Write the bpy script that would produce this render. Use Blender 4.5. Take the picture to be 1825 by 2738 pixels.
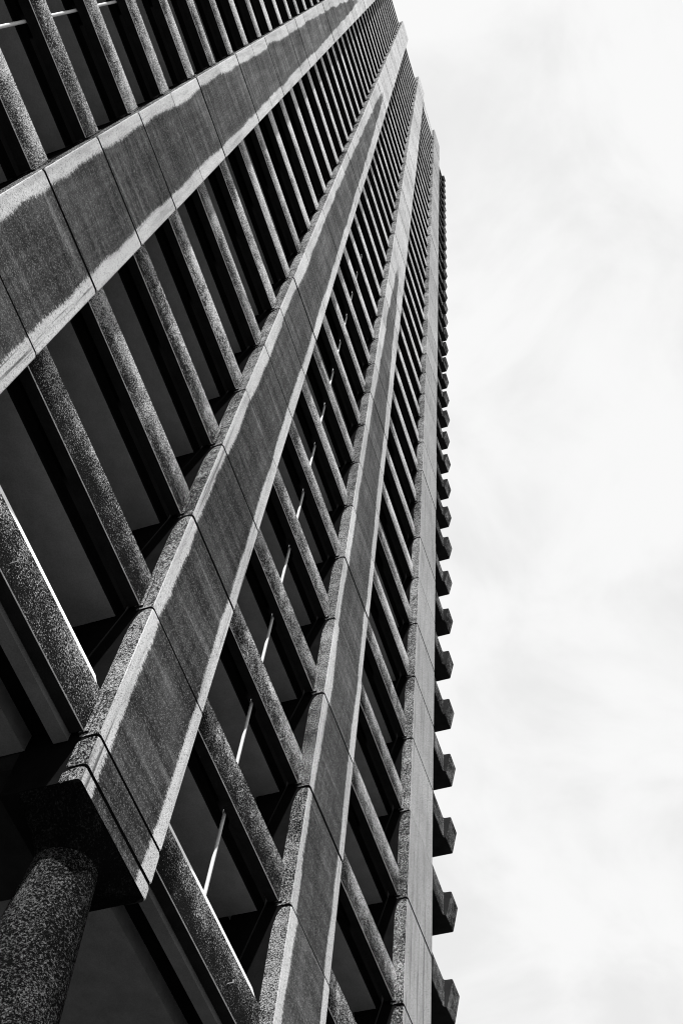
import bpy, bmesh, math, random
from mathutils import Vector, Matrix

# ---------------------------------------------------------------- reset
for o in list(bpy.data.objects):
    bpy.data.objects.remove(o, do_unlink=True)
scene = bpy.context.scene
COL = scene.collection
random.seed(7)

# ---------------------------------------------------------------- units
F = 3.0                      # storey height in metres
S, W = 1.97704, 0.65547      # pier pitch and pier width, in storeys
EYE = 1.6                    # camera height above the pavement
Z0 = 3.76587 * F + EYE       # height of the lowest panel joint
def P(x, y, z):              # storey units -> metres
    return Vector((x * F, y * F, z * F + Z0))
GROUND = -Z0 / F             # the pavement, in storey units

# ---------------------------------------------------------------- camera
cam = bpy.data.cameras.new('camera')
cam.sensor_fit = 'VERTICAL'
cam.sensor_height = 36.0
cam.sensor_width = 24.0
cam.lens = 3128.53 / 2738 * 36.0
cam.clip_end = 3000
cam_o = bpy.data.objects.new('camera', cam)
COL.objects.link(cam_o)
right = Vector((0.31852528, -0.94484675, 0.07619889))
down = Vector((0.85947973, 0.2539704, -0.44361428))
fwd = Vector((0.39979525, 0.20679377, 0.89297262))
rot = Matrix((right, -down, -fwd)).transposed()
cam_o.matrix_world = Matrix.Translation(P(-0.38095, -2.13807, -3.76587)) @ rot.to_4x4()
scene.camera = cam_o

# ---------------------------------------------------------------- light
SUN_A, SUN_E = math.radians(14.5), math.radians(45)      # angle off the facade plane, elevation
to_sun = Vector((-math.cos(SUN_A) * math.cos(SUN_E), -math.sin(SUN_A) * math.cos(SUN_E), math.sin(SUN_E)))
sun = bpy.data.lights.new('sun', 'SUN')
sun.energy = 5.0
sun.angle = math.radians(1.2)
sun.color = (1, 1, 1)
sun_o = bpy.data.objects.new('sun', sun)
sun_o.rotation_euler = (-to_sun).to_track_quat('-Z', 'Y').to_euler()
sun_o.location = P(-6, -6, 20)
COL.objects.link(sun_o)

world = bpy.data.worlds.new('World')
scene.world = world
world.use_nodes = True
wn, wl = world.node_tree.nodes, world.node_tree.links
wn.clear()
w_out = wn.new('ShaderNodeOutputWorld')
w_bg = wn.new('ShaderNodeBackground')
w_bg.inputs['Strength'].default_value = 0.1
w_sky = wn.new('ShaderNodeTexSky')
w_sky.sky_type = 'NISHITA'
w_sky.sun_disc = False
w_sky.sun_elevation = SUN_E
w_sky.sun_rotation = math.atan2(to_sun.x, to_sun.y)
w_bw = wn.new('ShaderNodeRGBToBW')
wl.new(w_sky.outputs[0], w_bw.inputs[0])
w_tc = wn.new('ShaderNodeTexCoord')
w_map = wn.new('ShaderNodeMapping')
w_map.inputs['Scale'].default_value = (1.0, 1.0, 1.6)
w_map.inputs['Location'].default_value = (2.0, 1.0, 0.0)
wl.new(w_tc.outputs['Generated'], w_map.inputs['Vector'])
w_n = wn.new('ShaderNodeTexNoise')
w_n.inputs['Scale'].default_value = 5.5
w_n.inputs['Detail'].default_value = 7
w_n.inputs['Roughness'].default_value = 0.55
w_n.inputs['Distortion'].default_value = 0.4
wl.new(w_map.outputs[0], w_n.inputs['Vector'])
w_r = wn.new('ShaderNodeMapRange')
w_r.inputs['From Min'].default_value = 0.30
w_r.inputs['From Max'].default_value = 0.56
w_r.inputs['To Min'].default_value = 3.76
w_r.inputs['To Max'].default_value = 4.30
w_r.interpolation_type = 'SMOOTHSTEP'
wl.new(w_n.outputs['Fac'], w_r.inputs['Value'])
w_mix = wn.new('ShaderNodeMix')                       # thin bright cloud veiling the clear sky
w_mix.data_type = 'FLOAT'
w_mix.inputs[0].default_value = 0.94
wl.new(w_bw.outputs[0], w_mix.inputs[2])
wl.new(w_r.outputs[0], w_mix.inputs[3])
wl.new(w_mix.outputs[0], w_bg.inputs['Color'])
wl.new(w_bg.outputs[0], w_out.inputs['Surface'])

scene.view_settings.view_transform = 'Standard'
scene.view_settings.look = 'None'
scene.view_settings.gamma = 1
scene.view_settings.use_curve_mapping = False
scene.view_settings.exposure = 1.2
scene.render.filter_size = 1.1
scene.cycles.filter_width = 1.1

# ---------------------------------------------------------------- node helper
class NT:
    def __init__(self, name):
        self.m = bpy.data.materials.new(name)
        self.m.use_nodes = True
        self.n, self.l = self.m.node_tree.nodes, self.m.node_tree.links
        self.b = self.n['Principled BSDF']
        self.geo = self.n.new('ShaderNodeNewGeometry')
        sp = self.n.new('ShaderNodeSeparateXYZ')
        self.l.new(self.geo.outputs['Position'], sp.inputs[0])
        self.x, self.y, self.z = sp.outputs
    def put(self, sock, v):
        if hasattr(v, 'is_output'): self.l.new(v, sock)
        else: sock.default_value = v
    def math(self, op, a, b=0.0, c=0.0, clamp=False):
        n = self.n.new('ShaderNodeMath'); n.operation = op; n.use_clamp = clamp
        for i, v in enumerate((a, b, c)): self.put(n.inputs[i], v)
        return n.outputs[0]
    def vec(self, a, b, c):
        n = self.n.new('ShaderNodeCombineXYZ')
        for i, v in enumerate((a, b, c)): self.put(n.inputs[i], v)
        return n.outputs[0]
    def noise(self, v, scale, detail=2, rough=0.5, dist=0.0):
        n = self.n.new('ShaderNodeTexNoise')
        self.put(n.inputs['Vector'], v)
        n.inputs['Scale'].default_value = scale; n.inputs['Detail'].default_value = detail
        n.inputs['Roughness'].default_value = rough; n.inputs['Distortion'].default_value = dist
        return n.outputs['Fac']
    def voro(self, v, scale):
        n = self.n.new('ShaderNodeTexVoronoi'); self.put(n.inputs['Vector'], v)
        n.inputs['Scale'].default_value = scale
        return n.outputs['Distance'], n.outputs['Color']
    def rng(self, v, a, b, c, d, smooth=True):
        n = self.n.new('ShaderNodeMapRange')
        n.interpolation_type = 'SMOOTHSTEP' if smooth else 'LINEAR'
        for i, q in enumerate((v, a, b, c, d)): self.put(n.inputs[i], q)
        return n.outputs[0]
    def mix(self, f, a, b):
        n = self.n.new('ShaderNodeMix'); n.data_type = 'FLOAT'
        self.put(n.inputs[0], f); self.put(n.inputs[2], a); self.put(n.inputs[3], b)
        return n.outputs[0]
    def bump(self, h, strength, dist):
        n = self.n.new('ShaderNodeBump'); n.inputs['Strength'].default_value = strength
        n.inputs['Distance'].default_value = dist; self.put(n.inputs['Height'], h)
        self.l.new(n.outputs[0], self.b.inputs['Normal'])
    def done(self, val, rough=0.9, spec=0.2):
        c = self.n.new('ShaderNodeCombineColor')
        for i in range(3): self.put(c.inputs[i], val)
        self.l.new(c.outputs[0], self.b.inputs['Base Color'])
        self.b.inputs['Roughness'].default_value = rough
        self.b.inputs['Specular IOR Level'].default_value = spec
        return self.m

# ---------------------------------------------------------------- materials
def mat_panel():
    t = NT('weathered_panel_concrete')
    pos = t.geo.outputs['Position']
    u = t.math('FRACT', t.math('ADD', t.math('MULTIPLY', t.x, 1 / (S * F)), 4.0))     # 0 at the pier's left arris
    u = t.math('MULTIPLY', u, S / W)                                                  # 0..1 over the pier
    zf = t.math('MULTIPLY', t.math('SUBTRACT', t.z, Z0), 1 / F)
    info = t.n.new('ShaderNodeObjectInfo')
    sep = t.n.new('ShaderNodeSeparateColor'); t.l.new(info.outputs['Color'], sep.inputs[0])
    ztop = t.math('MULTIPLY', sep.outputs[0], 60.0)
    amount = sep.outputs[1]
    # soot in the middle of the pier, rain-washed along both arrises and towards the top
    h = t.math('DIVIDE', zf, ztop)
    h = t.math('MAXIMUM', h, 0.0)
    h3 = t.math('POWER', h, 2.5)
    wob = t.noise(t.vec(t.math('FLOOR', t.math('ADD', t.math('MULTIPLY', t.x, 1 / (S * F)), 4.01)), 0.0, zf), 1.1, 2, 0.6)
    wob = t.math('SUBTRACT', wob, 0.5)
    fr = t.noise(t.vec(t.math('MULTIPLY', t.x, 2.2), 0.0, t.math('MULTIPLY', t.z, 26.0)), 1.0, 4, 0.75)
    fr = t.math('SUBTRACT', fr, 0.5)
    rv = t.math('MULTIPLY', t.math('SUBTRACT', info.outputs['Random'], 0.5), 0.05)
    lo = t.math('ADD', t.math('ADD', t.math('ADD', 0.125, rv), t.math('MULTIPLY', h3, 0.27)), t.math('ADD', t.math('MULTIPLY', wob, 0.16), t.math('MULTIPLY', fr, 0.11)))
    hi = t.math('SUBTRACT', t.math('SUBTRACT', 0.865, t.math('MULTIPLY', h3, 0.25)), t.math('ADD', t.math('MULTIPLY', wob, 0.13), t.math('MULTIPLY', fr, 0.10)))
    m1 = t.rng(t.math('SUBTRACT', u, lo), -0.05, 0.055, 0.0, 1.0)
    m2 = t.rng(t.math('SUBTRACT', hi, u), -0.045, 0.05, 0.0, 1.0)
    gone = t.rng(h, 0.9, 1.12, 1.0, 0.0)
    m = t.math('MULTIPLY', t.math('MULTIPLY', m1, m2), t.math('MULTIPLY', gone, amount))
    crumb = t.noise(pos, 26.0, 4, 0.75)
    m = t.math('MULTIPLY', t.rng(t.math('ADD', m, t.math('MULTIPLY', t.math('SUBTRACT', crumb, 0.5), 1.3)), 0.3, 0.7, 0.0, 1.0), t.math('GREATER_THAN', m, 0.001))
    m = t.math('MINIMUM', m, t.math('MAXIMUM', amount, 0.0))
    # tones
    cloud = t.noise(pos, 0.55, 4, 0.6)
    streak = t.noise(t.vec(t.math('MULTIPLY', t.x, 5.0), 0.0, t.math('MULTIPLY', t.z, 0.35)), 1.0, 4, 0.6)
    run = t.noise(t.vec(t.math('MULTIPLY', t.x, 0.5), 0.0, t.math('MULTIPLY', t.z, 6.0)), 1.0, 3, 0.6)
    grain = t.noise(pos, 60.0, 3, 0.7)
    d, c = t.voro(pos, 62.0)
    csep = t.n.new('ShaderNodeSeparateColor'); t.l.new(c, csep.inputs[0])
    stone = csep.outputs[0]
    clean = t.math('MULTIPLY', t.rng(cloud, 0.3, 0.7, 0.50, 0.60), t.rng(streak, 0.28, 0.55, 0.72, 1.0))
    clean = t.math('MULTIPLY', clean, sep.outputs[2])
    drip = t.noise(t.vec(t.math('MULTIPLY', t.x, 9.0), 0.0, t.math('MULTIPLY', t.z, 0.22)), 1.0, 3, 0.6)
    drip = t.math('MULTIPLY', t.rng(drip, 0.56, 0.68, 0.0, 0.75), t.rng(zf, 1.5, 5.0, 1.0, 0.15))
    clean = t.math('MULTIPLY', clean, t.math('SUBTRACT', 1.0, drip))
    clean = t.math('MULTIPLY', clean, t.rng(zf, 0.0, 26.0, 0.92, 1.06, False))
    clean = t.math('MULTIPLY', clean, t.rng(grain, 0.34, 0.6, 0.68, 1.1))
    clean = t.math('MULTIPLY', clean, t.rng(stone, 0.0, 0.22, 0.42, 1.0))
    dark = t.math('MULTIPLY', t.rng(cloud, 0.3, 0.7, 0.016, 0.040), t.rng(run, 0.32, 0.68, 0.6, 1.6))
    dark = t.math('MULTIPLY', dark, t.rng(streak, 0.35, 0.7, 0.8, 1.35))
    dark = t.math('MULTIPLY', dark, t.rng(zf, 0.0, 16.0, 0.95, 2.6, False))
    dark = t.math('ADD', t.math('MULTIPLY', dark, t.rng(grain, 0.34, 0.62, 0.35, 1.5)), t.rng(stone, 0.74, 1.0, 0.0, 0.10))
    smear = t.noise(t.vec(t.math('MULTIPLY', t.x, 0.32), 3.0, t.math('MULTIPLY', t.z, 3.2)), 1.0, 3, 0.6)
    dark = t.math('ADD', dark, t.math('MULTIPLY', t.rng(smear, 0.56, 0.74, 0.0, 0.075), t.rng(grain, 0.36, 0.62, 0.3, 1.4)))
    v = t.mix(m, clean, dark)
    v = t.math('MULTIPLY', v, t.rng(info.outputs['Random'], 0, 1, 0.85, 1.1, False))
    t.bump(t.math('ADD', grain, t.math('MULTIPLY', stone, 0.35)), 0.55, 0.012)
    return t.done(v, 1.0, 0.03)

def mat_rough(name, lo, hi, bias, scale=34.0, bstr=0.9, zgain=True, patch=1.0, bd=0.05):
    t = NT(name)
    pos = t.geo.outputs['Position']
    zf = t.math('MULTIPLY', t.math('SUBTRACT', t.z, Z0), 1 / F)
    n1 = t.noise(pos, scale, 3, 0.72)
    n2 = t.noise(pos, scale * 2.3, 2, 0.6)
    big = t.noise(pos, 1.1, 3, 0.6)
    mid = t.noise(pos, 4.5, 3, 0.65)
    s = t.math('ADD', n1, t.math('MULTIPLY', t.math('SUBTRACT', n2, 0.5), 0.5))
    s = t.math('ADD', s, t.math('MULTIPLY', t.math('SUBTRACT', big, 0.5), 0.55 * patch))
    s = t.math('ADD', s, t.math('MULTIPLY', t.math('SUBTRACT', mid, 0.5), 0.45 * patch))
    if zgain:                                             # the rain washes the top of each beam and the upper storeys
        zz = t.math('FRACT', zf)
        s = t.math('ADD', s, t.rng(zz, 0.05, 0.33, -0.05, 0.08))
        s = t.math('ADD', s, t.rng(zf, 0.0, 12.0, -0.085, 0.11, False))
    oi = t.n.new('ShaderNodeObjectInfo')
    s = t.math('ADD', s, t.rng(oi.outputs['Random'], 0.0, 1.0, -0.03, 0.03, False))
    v = t.rng(s, bias - 0.13, bias + 0.15, lo, hi)
    t.bump(t.math('ADD', n1, t.math('MULTIPLY', n2, 0.25)), bstr, bd)
    return t.done(v, 1.0, 0.0)

def mat_plain(name, val, var=0.2, rough=0.85, scale=3.0, spec=0.2, bump=0.15):
    t = NT(name)
    pos = t.geo.outputs['Position']
    a = t.noise(pos, scale, 5, 0.6)
    g = t.noise(pos, 55.0, 2, 0.6)
    v = t.math('MULTIPLY', t.rng(a, 0.25, 0.75, val * (1 - var), val * (1 + var)), t.rng(g, 0.3, 0.7, 0.88, 1.1))
    t.bump(g, bump, 0.006)
    return t.done(v, rough, spec)

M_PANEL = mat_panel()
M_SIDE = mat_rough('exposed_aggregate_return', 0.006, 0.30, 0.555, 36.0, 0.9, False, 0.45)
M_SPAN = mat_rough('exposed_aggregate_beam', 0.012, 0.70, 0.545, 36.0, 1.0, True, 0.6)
M_CORNER = mat_rough('sooty_aggregate_corner_beam', 0.012, 0.34, 0.555, 40.0, 0.9, False, 0.8)
M_CAP = mat_rough('shade_black_capital', 0.003, 0.02, 0.62, 36.0, 0.9, False, 0.8)  # near-black tone puts the capital's shadow into its colour
M_COLUMN = mat_rough('exposed_aggregate_column', 0.004, 0.12, 0.57, 34.0, 1.0, False, 0.4, 0.08)
M_UNDER = mat_plain('shade_darkened_concrete', 0.012, 0.25, 1.0, 3.0, 0.0)  # darker copy of the concrete: shade painted on undersides and hidden faces
M_SOFFIT = mat_plain('smooth_ceiling_concrete', 0.19, 0.12)
M_LOW = mat_plain('darkened_low_ceiling', 0.085, 0.15)  # ceiling concrete toned down in colour to offset strong ground bounce
M_CORE = mat_plain('shade_black_recess', 0.004, 0.2, 1.0, 3.0, 0.0)  # almost black, so sunlit recess faces still read as deep shade
M_PIPE = mat_plain('galvanised_pipe', 0.36, 0.1, 0.5, 6.0, 0.4, 0.05)
M_RAIL = mat_plain('pale_painted_rail', 0.8, 0.05, 0.5, 6.0, 0.4, 0.02)
M_EDGE = mat_plain('pale_arris', 0.5, 0.35, 0.9, 5.0)  # beam bevels, paler than the faces
M_STEEL = mat_plain('dull_steel', 0.1, 0.2, 0.5, 8.0, 0.5, 0.05)
M_PAVE = mat_plain('pavement_slabs_concrete', 0.11, 0.25, 0.9, 0.6)

# ---------------------------------------------------------------- mesh helpers
def mesh_from(name, verts, faces, mats, idx=None, smooth=False):
    me = bpy.data.meshes.new(name)
    me.from_pydata([tuple(v) for v in verts], [], faces)
    for m in mats: me.materials.append(m)
    bm = bmesh.new(); bm.from_mesh(me)
    bmesh.ops.recalc_face_normals(bm, faces=bm.faces)
    bm.to_mesh(me); bm.free()
    if idx:
        for p in me.polygons: p.material_index = idx(p)
    if smooth:
        for p in me.polygons: p.use_smooth = True
    me.update()
    return me
def link(name, me, parent, loc=(0, 0, 0)):
    o = bpy.data.objects.new(name, me)
    COL.objects.link(o)
    o.location = loc
    o.parent = parent
    return o
def box_mesh(name, x0, x1, y0, y1, z0, z1, mats, idx=None, bevel=0.0, seg=2):
    bm = bmesh.new()
    vs = [bm.verts.new((x, y, z)) for x in (x0, x1) for y in (y0, y1) for z in (z0, z1)]
    for f in ((0, 1, 3, 2), (4, 6, 7, 5), (0, 4, 5, 1), (2, 3, 7, 6), (0, 2, 6, 4), (1, 5, 7, 3)):
        bm.faces.new([vs[i] for i in f])
    bmesh.ops.recalc_face_normals(bm, faces=bm.faces)
    if bevel:
        bmesh.ops.bevel(bm, geom=list(bm.edges), offset=bevel, segments=seg, profile=0.5, affect='EDGES')
    me = bpy.data.meshes.new(name)
    bm.to_mesh(me); bm.free()
    for m in mats: me.materials.append(m)
    if idx:
        for p in me.polygons: p.material_index = idx(p)
    me.update()
    return me
def loft(rings, close=True):
    n = len(rings[0]); verts = [v for r in rings for v in r]; faces = []
    for i in range(len(rings) - 1):
        for j in range(n):
            k = (j + 1) % n
            faces.append((i * n + j, i * n + k, (i + 1) * n + k, (i + 1) * n + j))
    if close:
        faces.append(tuple(range(n - 1, -1, -1)))
        faces.append(tuple((len(rings) - 1) * n + j for j in range(n)))
    return verts, faces

# ---------------------------------------------------------------- ground
gm = box_mesh('pavement', -1500, 1500, -1500, 1500, -0.4, 0.0, [M_PAVE])
ground = bpy.data.objects.new('pavement', gm); COL.objects.link(ground)
ground['kind'] = 'structure'
ground['label'] = 'pale concrete pavement spreading out below the tower'

# ---------------------------------------------------------------- tower
TOPN = 42                       # panels on each pier
PIERS = (-1, 0, 1, 2, 3)
ROOF = 40
tower = bpy.data.objects.new('concrete_tower', None); COL.objects.link(tower)
tower.location = P(2.7, 1.5, GROUND)
tower['label'] = 'tall raw concrete tower of panelled piers and horizontal beams, seen from below'
tower['category'] = 'tower'
def T(x, y, z):                 # storey units -> tower-local metres
    return P(x, y, z) - tower.location

# --- facade panel: a shell with rounded back edges and a rounded top shoulder, one storey high
DEP = 0.128
def plan(dep, z, w=W, b=0.006):
    r = min(0.05, dep * 0.45)
    pts = [(b, 0), (w - b, 0), (w - b * 0.3, b * 0.3), (w, b)]
    pts += [(w - r + r * math.cos(a), dep - r + r * math.sin(a)) for a in [i * math.pi / 8 for i in range(5)]]
    pts += [(r - r * math.sin(a), dep - r + r * math.cos(a)) for a in [i * math.pi / 8 for i in range(5)]]
    pts += [(0, b), (b * 0.3, b * 0.3)]
    return [Vector((x * F, y * F, z * F)) for x, y in pts]
def panel_mesh(name, z0, z1, shoulder=True, notch=True):
    rings = []
    g = 0.010
    rings.append([v + Vector((0, 0, 0)) for v in plan(DEP - 0.01, z0, W, 0.018)])
    rings.append(plan(DEP, z0 + g))
    if shoulder:
        rings.append(plan(DEP, z1 - 0.20))
        for a in (0.25, 0.5, 0.72, 0.88, 0.97):
            rings.append(plan(DEP - 0.045 * (1 - math.sqrt(1 - a * a)), z1 - 0.20 + 0.19 * a))
        rings.append(plan(0.082, z1 - g))
    else:
        rings.append(plan(DEP, z1 - g))
    rings.append(plan(0.075, z1, W, 0.018))
    v, f = loft(rings)
    nv = len(v)
    if notch:                                             # cast nib on the return that the beam end bears against
        for x0, x1 in ((-0.010, 0.004), (W - 0.004, W + 0.010)):
            b = len(v)
            v += [Vector((x * F, y * F, z * F)) for x in (x0, x1) for y in (0.056, 0.10) for z in (0.03, 0.30)]
            f += [tuple(b + i for i in q) for q in ((0, 1, 3, 2), (4, 6, 7, 5), (0, 4, 5, 1), (2, 3, 7, 6), (0, 2, 6, 4), (1, 5, 7, 3))]
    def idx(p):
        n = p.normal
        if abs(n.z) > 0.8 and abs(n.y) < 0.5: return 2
        if n.y > 0.45: return 2  # panel backs get the painted-shade concrete
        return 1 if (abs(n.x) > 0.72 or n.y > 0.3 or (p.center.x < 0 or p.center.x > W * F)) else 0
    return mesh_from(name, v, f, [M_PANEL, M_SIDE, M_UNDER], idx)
JG = 0.0105                                                # half a joint
ME_PANEL = panel_mesh('facade_panel', JG, 1 - JG)
ME_SHORT = panel_mesh('short_panel', -0.195 + JG, -JG, False, False)
ME_END = panel_mesh('end_panel', -0.275, -0.195 - JG * 0.5, False, False)
DEP = 0.214
ME_TOP = panel_mesh('top_panel', JG, 1 - JG, False, True)
DEP = 0.128
STAIN = {-1: (23, 1.0, 0.95), 0: (24, 1.0, 0.98), 1: (23, 1.0, 1.0), 2: (15.5, 0.95, 0.98), 3: (5, 0.12, 0.72)}
for k in PIERS:
    x = k * S
    v, f = loft([[Vector((a * F, b * F, z * F)) for a, b in ((0.006, 0.055), (W - 0.006, 0.055), (W - 0.006, 0.36), (0.006, 0.36))] for z in (-0.27, TOPN - 0.3)])
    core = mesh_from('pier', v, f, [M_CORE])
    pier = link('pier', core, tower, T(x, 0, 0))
    base = Vector((0, 0, 0))
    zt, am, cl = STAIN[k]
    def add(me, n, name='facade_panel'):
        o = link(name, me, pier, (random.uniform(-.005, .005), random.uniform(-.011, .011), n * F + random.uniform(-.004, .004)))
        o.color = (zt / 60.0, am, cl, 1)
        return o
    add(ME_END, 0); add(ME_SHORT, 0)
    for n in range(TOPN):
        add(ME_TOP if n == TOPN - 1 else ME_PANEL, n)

# --- beams (spandrels) between the piers, one per storey
GX = S - W
ZS0, ZS1 = 0.035, 0.31
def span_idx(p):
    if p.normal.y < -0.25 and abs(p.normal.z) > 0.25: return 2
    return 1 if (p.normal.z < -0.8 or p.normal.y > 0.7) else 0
def beam_mesh(name, w, y0=0.075, y1=0.092, z0=ZS0, z1=ZS1, bevel=0.0038):
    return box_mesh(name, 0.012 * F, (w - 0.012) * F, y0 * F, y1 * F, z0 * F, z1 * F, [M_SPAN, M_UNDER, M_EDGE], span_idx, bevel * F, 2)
def l_beam():
    c = 0.0036
    prof = [(0.075 + c, ZS0), (0.075 + c * 0.3, ZS0 + c * 0.3), (0.075, ZS0 + c), (0.075, ZS1 - c), (0.075 + c * 0.3, ZS1 - c * 0.3), (0.075 + c, ZS1),
            (0.092, ZS1), (0.094, 0.085), (0.1375, 0.075), (0.1375, ZS0)]
    v, f = loft([[Vector((x * F, y * F, z * F)) for y, z in prof] for x in (0.012, GX - 0.012)])
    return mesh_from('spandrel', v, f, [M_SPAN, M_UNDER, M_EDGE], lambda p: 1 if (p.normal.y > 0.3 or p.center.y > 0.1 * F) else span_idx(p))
ME_BEAM = l_beam()
v, f = loft([[Vector((x * F, y * F, z * F)) for y, z in ((0.20, 0.0), (0.9, 0.0), (0.9, 0.11), (0.2, 0.11), (0.2, 0.26), (0.163, 0.26), (0.163, 0.045), (0.2, 0.045))] for x in (0.001, GX - 0.001)])
ME_SLAB = mesh_from('floor_slab', v, f, [M_SOFFIT, M_CORE], lambda p: 0 if p.normal.z < -0.8 and p.center.y > 0.3 * F else 1)  # only the soffit keeps its concrete tone; other faces painted shade-black
beams = {}
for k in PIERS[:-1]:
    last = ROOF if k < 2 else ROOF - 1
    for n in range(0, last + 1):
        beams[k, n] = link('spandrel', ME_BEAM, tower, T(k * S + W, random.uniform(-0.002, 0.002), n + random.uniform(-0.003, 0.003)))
        if n > 0:
            link('floor_slab', ME_SLAB, tower, T(k * S + W, 0, n))

# --- corner beams beyond the last pier: straight run, filleted into a block that stands out to the pier face
def corner_mesh():
    x1 = 3 * S + W
    X = lambda v: v - x1
    xa, xb, xe = 0.012, X(7.145), X(7.395)
    rings = []
    secs = [(xa, 0.075, 0.075), (xb + 0.012, 0.075, 0.075), (xb + 0.026, 0.070, 0.072), (xb + 0.033, 0.055, 0.066),
            (xb + 0.036, 0.006, 0.052), (xb + 0.040, 0.0, 0.05), (xe - 0.006, 0.0, 0.042), (xe, 0.006, 0.047)]
    for x, yt, yb in secs:
        c = 0.005
        pts = [(yb + c, ZS0), (yb, ZS0 + c), (yt, ZS1 - c), (yt + c, ZS1), (0.34, ZS1), (0.34, ZS0)]
        rings.append([Vector((x * F, y * F, z * F)) for y, z in pts])
    v, f = loft(rings)
    return mesh_from('corner_spandrel', v, f, [M_CORNER, M_UNDER], lambda p: 1 if p.normal.z < -0.8 or p.normal.x < -0.6 else 0)  # undersides and sun-facing step darkened in colour, as if shaded
ME_CORNER = corner_mesh()
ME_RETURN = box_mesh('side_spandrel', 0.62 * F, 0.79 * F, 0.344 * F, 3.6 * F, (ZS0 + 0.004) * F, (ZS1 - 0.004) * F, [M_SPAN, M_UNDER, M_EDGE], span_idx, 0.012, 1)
for n in range(0, ROOF):
    o = link('corner_spandrel', ME_CORNER, tower, T(3 * S + W, random.uniform(-0.003, 0.003), n + random.uniform(-0.003, 0.003)))
    o.rotation_euler.z = random.uniform(-0.004, 0.004)
    link('side_spandrel', ME_RETURN, tower, T(3 * S + W, 0, n))

# --- dark recessed body of the tower behind the beams
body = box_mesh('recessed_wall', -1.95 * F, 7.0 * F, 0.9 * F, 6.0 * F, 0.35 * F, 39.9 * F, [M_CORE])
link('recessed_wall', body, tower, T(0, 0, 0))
# lowest ceiling: outer strip, dark slot, inner ceiling
for k in PIERS[:-1]:
    strip = box_mesh('ceiling_strip', 0.002 * F, (GX - 0.002) * F, 0.1405 * F, 0.206 * F, 0.0, 0.06 * F, [M_LOW])
    link('ceiling_strip', strip, tower, T(k * S + W, 0, 0))
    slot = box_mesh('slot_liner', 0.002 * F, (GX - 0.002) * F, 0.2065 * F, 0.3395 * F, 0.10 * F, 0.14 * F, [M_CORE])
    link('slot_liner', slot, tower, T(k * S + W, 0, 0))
    inner = box_mesh('ceiling', 0.002 * F, (GX - 0.002) * F, 0.34 * F, 6.0 * F, 0.0, 0.3 * F, [M_LOW])
    link('ceiling', inner, tower, T(k * S + W, 0, 0))
for k in PIERS:
    link('ceiling_beam', box_mesh('ceiling_beam', 0.006 * F, (W - 0.006) * F, 0.364 * F, 6.0 * F, -0.1 * F, 0.34 * F, [M_UNDER]), tower, T(k * S, 0, 0))
# --- roof
for k in PIERS[:-1]:
    if k < 2:
        r = box_mesh('roof_slab', 0.002 * F, (GX - 0.002) * F, 0.10 * F, 5.9 * F, 40.02 * F, 40.2 * F, [M_SOFFIT])
    else:
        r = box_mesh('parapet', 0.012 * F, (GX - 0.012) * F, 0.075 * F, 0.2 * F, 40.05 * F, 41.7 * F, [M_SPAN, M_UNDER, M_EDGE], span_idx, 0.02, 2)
    link('roof_slab' if k < 2 else 'parapet', r, tower, T(k * S + W, 0, 0))

# --- pipes running up through the slots
def tube_mesh(name, r, z0, z1, seg, mats, r1=None):
    r1 = r if r1 is None else r1
    rings = [[Vector((rr * math.cos(a), rr * math.sin(a), z)) for a in [2 * math.pi * i / seg for i in range(seg)]] for rr, z in [(r, z0 + (z1 - z0) * i / 40) for i in range(41)]]
    v, f = loft(rings)
    me = mesh_from(name, v, f, mats)
    for p in me.polygons:
        if abs(p.normal.z) < 0.7: p.use_smooth = True
    return me
ME_DRAIN = tube_mesh('drain_pipe', 0.0100 * F, 0.1 * F, 13.1 * F, 20, [M_PIPE])
for k in (-1, 1):
    link('drain_pipe', ME_DRAIN, tower, T({-1: -0.681, 1: 3.298}[k], 0.150, 0))

# --- pale metal flashing sloping up behind the lowest beams
v, f = loft([[Vector((x * F, y * F, z * F)) for y, z in ((0.098, 0.34), (0.136, 0.442), (0.139, 0.438), (0.101, 0.335))] for x in (0.014, GX - 0.02)])
ME_RAIL = mesh_from('metal_flashing', v, f, [M_RAIL])
for k in PIERS[:-1]:
    link('metal_flashing', ME_RAIL, tower, T(k * S + W, 0, 0))

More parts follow.
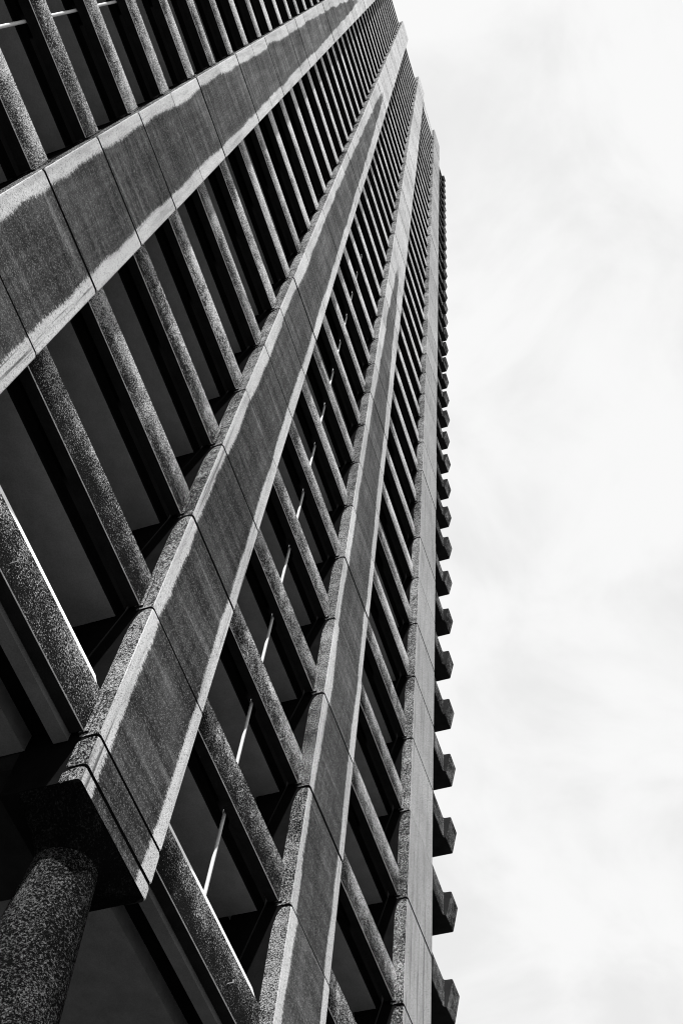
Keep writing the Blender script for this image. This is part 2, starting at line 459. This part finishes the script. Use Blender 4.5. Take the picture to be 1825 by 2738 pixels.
# --- columns under the piers
def column_mesh():
    cx, cy, n = W / 2, 0.18, 48
    def circle(r, z): return [Vector(((cx + r * math.cos(a)) * F, (cy + r * math.sin(a)) * F, z * F)) for a in [2 * math.pi * i / n for i in range(n)]]
    rings = [circle(0.41, GROUND)]
    for z in (-4.0, -3.5, -3.0, -2.5, -2.0, -1.5, -1.2, -1.0, -0.8, -0.6, -0.45, -0.36): rings.append(circle(0.124 + (-0.3 - z) * 0.07, z))
    rings.append(circle(0.124, -0.34))
    v, f = loft(rings)
    return mesh_from('column', v, f, [M_COLUMN], None, True)
def capital_mesh():
    n = 48; cx, cy = W / 2, 0.18; rings = []
    for t, z in ((0.0, -0.405), (0.04, -0.40), (0.5, -0.342), (0.97, -0.2785), (1.0, -0.2757)):
        ring = []
        for i in range(n):
            a = 2 * math.pi * i / n
            c, s = math.cos(a), math.sin(a)
            hx, hy0, hy1 = W / 2 - 0.004, cy - 0.004, 0.11
            lim = min(hx / max(abs(c), 1e-6), (hy1 if s > 0 else hy0) / max(abs(s), 1e-6))
            r = 0.127 * (1 - t) + lim * t
            ring.append(Vector(((cx + r * c) * F, (cy + r * s) * F, z * F)))
        rings.append(ring)
    v, f = loft(rings)
    return mesh_from('capital', v, f, [M_CAP])
ME_COL, ME_CAP = column_mesh(), capital_mesh()
for k in PIERS:
    c = link('column', ME_COL, tower, T(k * S, 0, 0))
    link('capital', ME_CAP, c)

# --- small steel hooks left in the faces of a few beams
def hook_mesh():
    bm = bmesh.new()
    def bx(x0, x1, y0, y1, z0, z1):
        vs = [bm.verts.new((x, y, z)) for x in (x0, x1) for y in (y0, y1) for z in (z0, z1)]
        for f in ((0, 1, 3, 2), (4, 6, 7, 5), (0, 4, 5, 1), (2, 3, 7, 6), (0, 2, 6, 4), (1, 5, 7, 3)): bm.faces.new([vs[i] for i in f])
    bx(-0.008, 0.008, -0.085, 0.01, -0.008, 0.008)
    bx(-0.008, 0.008, -0.098, -0.082, -0.008, 0.05)
    bmesh.ops.recalc_face_normals(bm, faces=bm.faces)
    me = bpy.data.meshes.new('steel_hook'); bm.to_mesh(me); bm.free(); me.materials.append(M_STEEL)
    return me
ME_HOOK = hook_mesh()
HOOKS = []   # (bay, storey, x in storeys from the bay's left, z)
for k, n, xx, zz in ((0, 0, 0.55, 0.12), (1, 0, 0.93, 0.13), (1, 1, 0.62, 0.14), (-1, 4, 1.0, 0.12)):
    link('steel_hook', ME_HOOK, beams[k, n], (xx * F, 0.075 * F, zz * F))
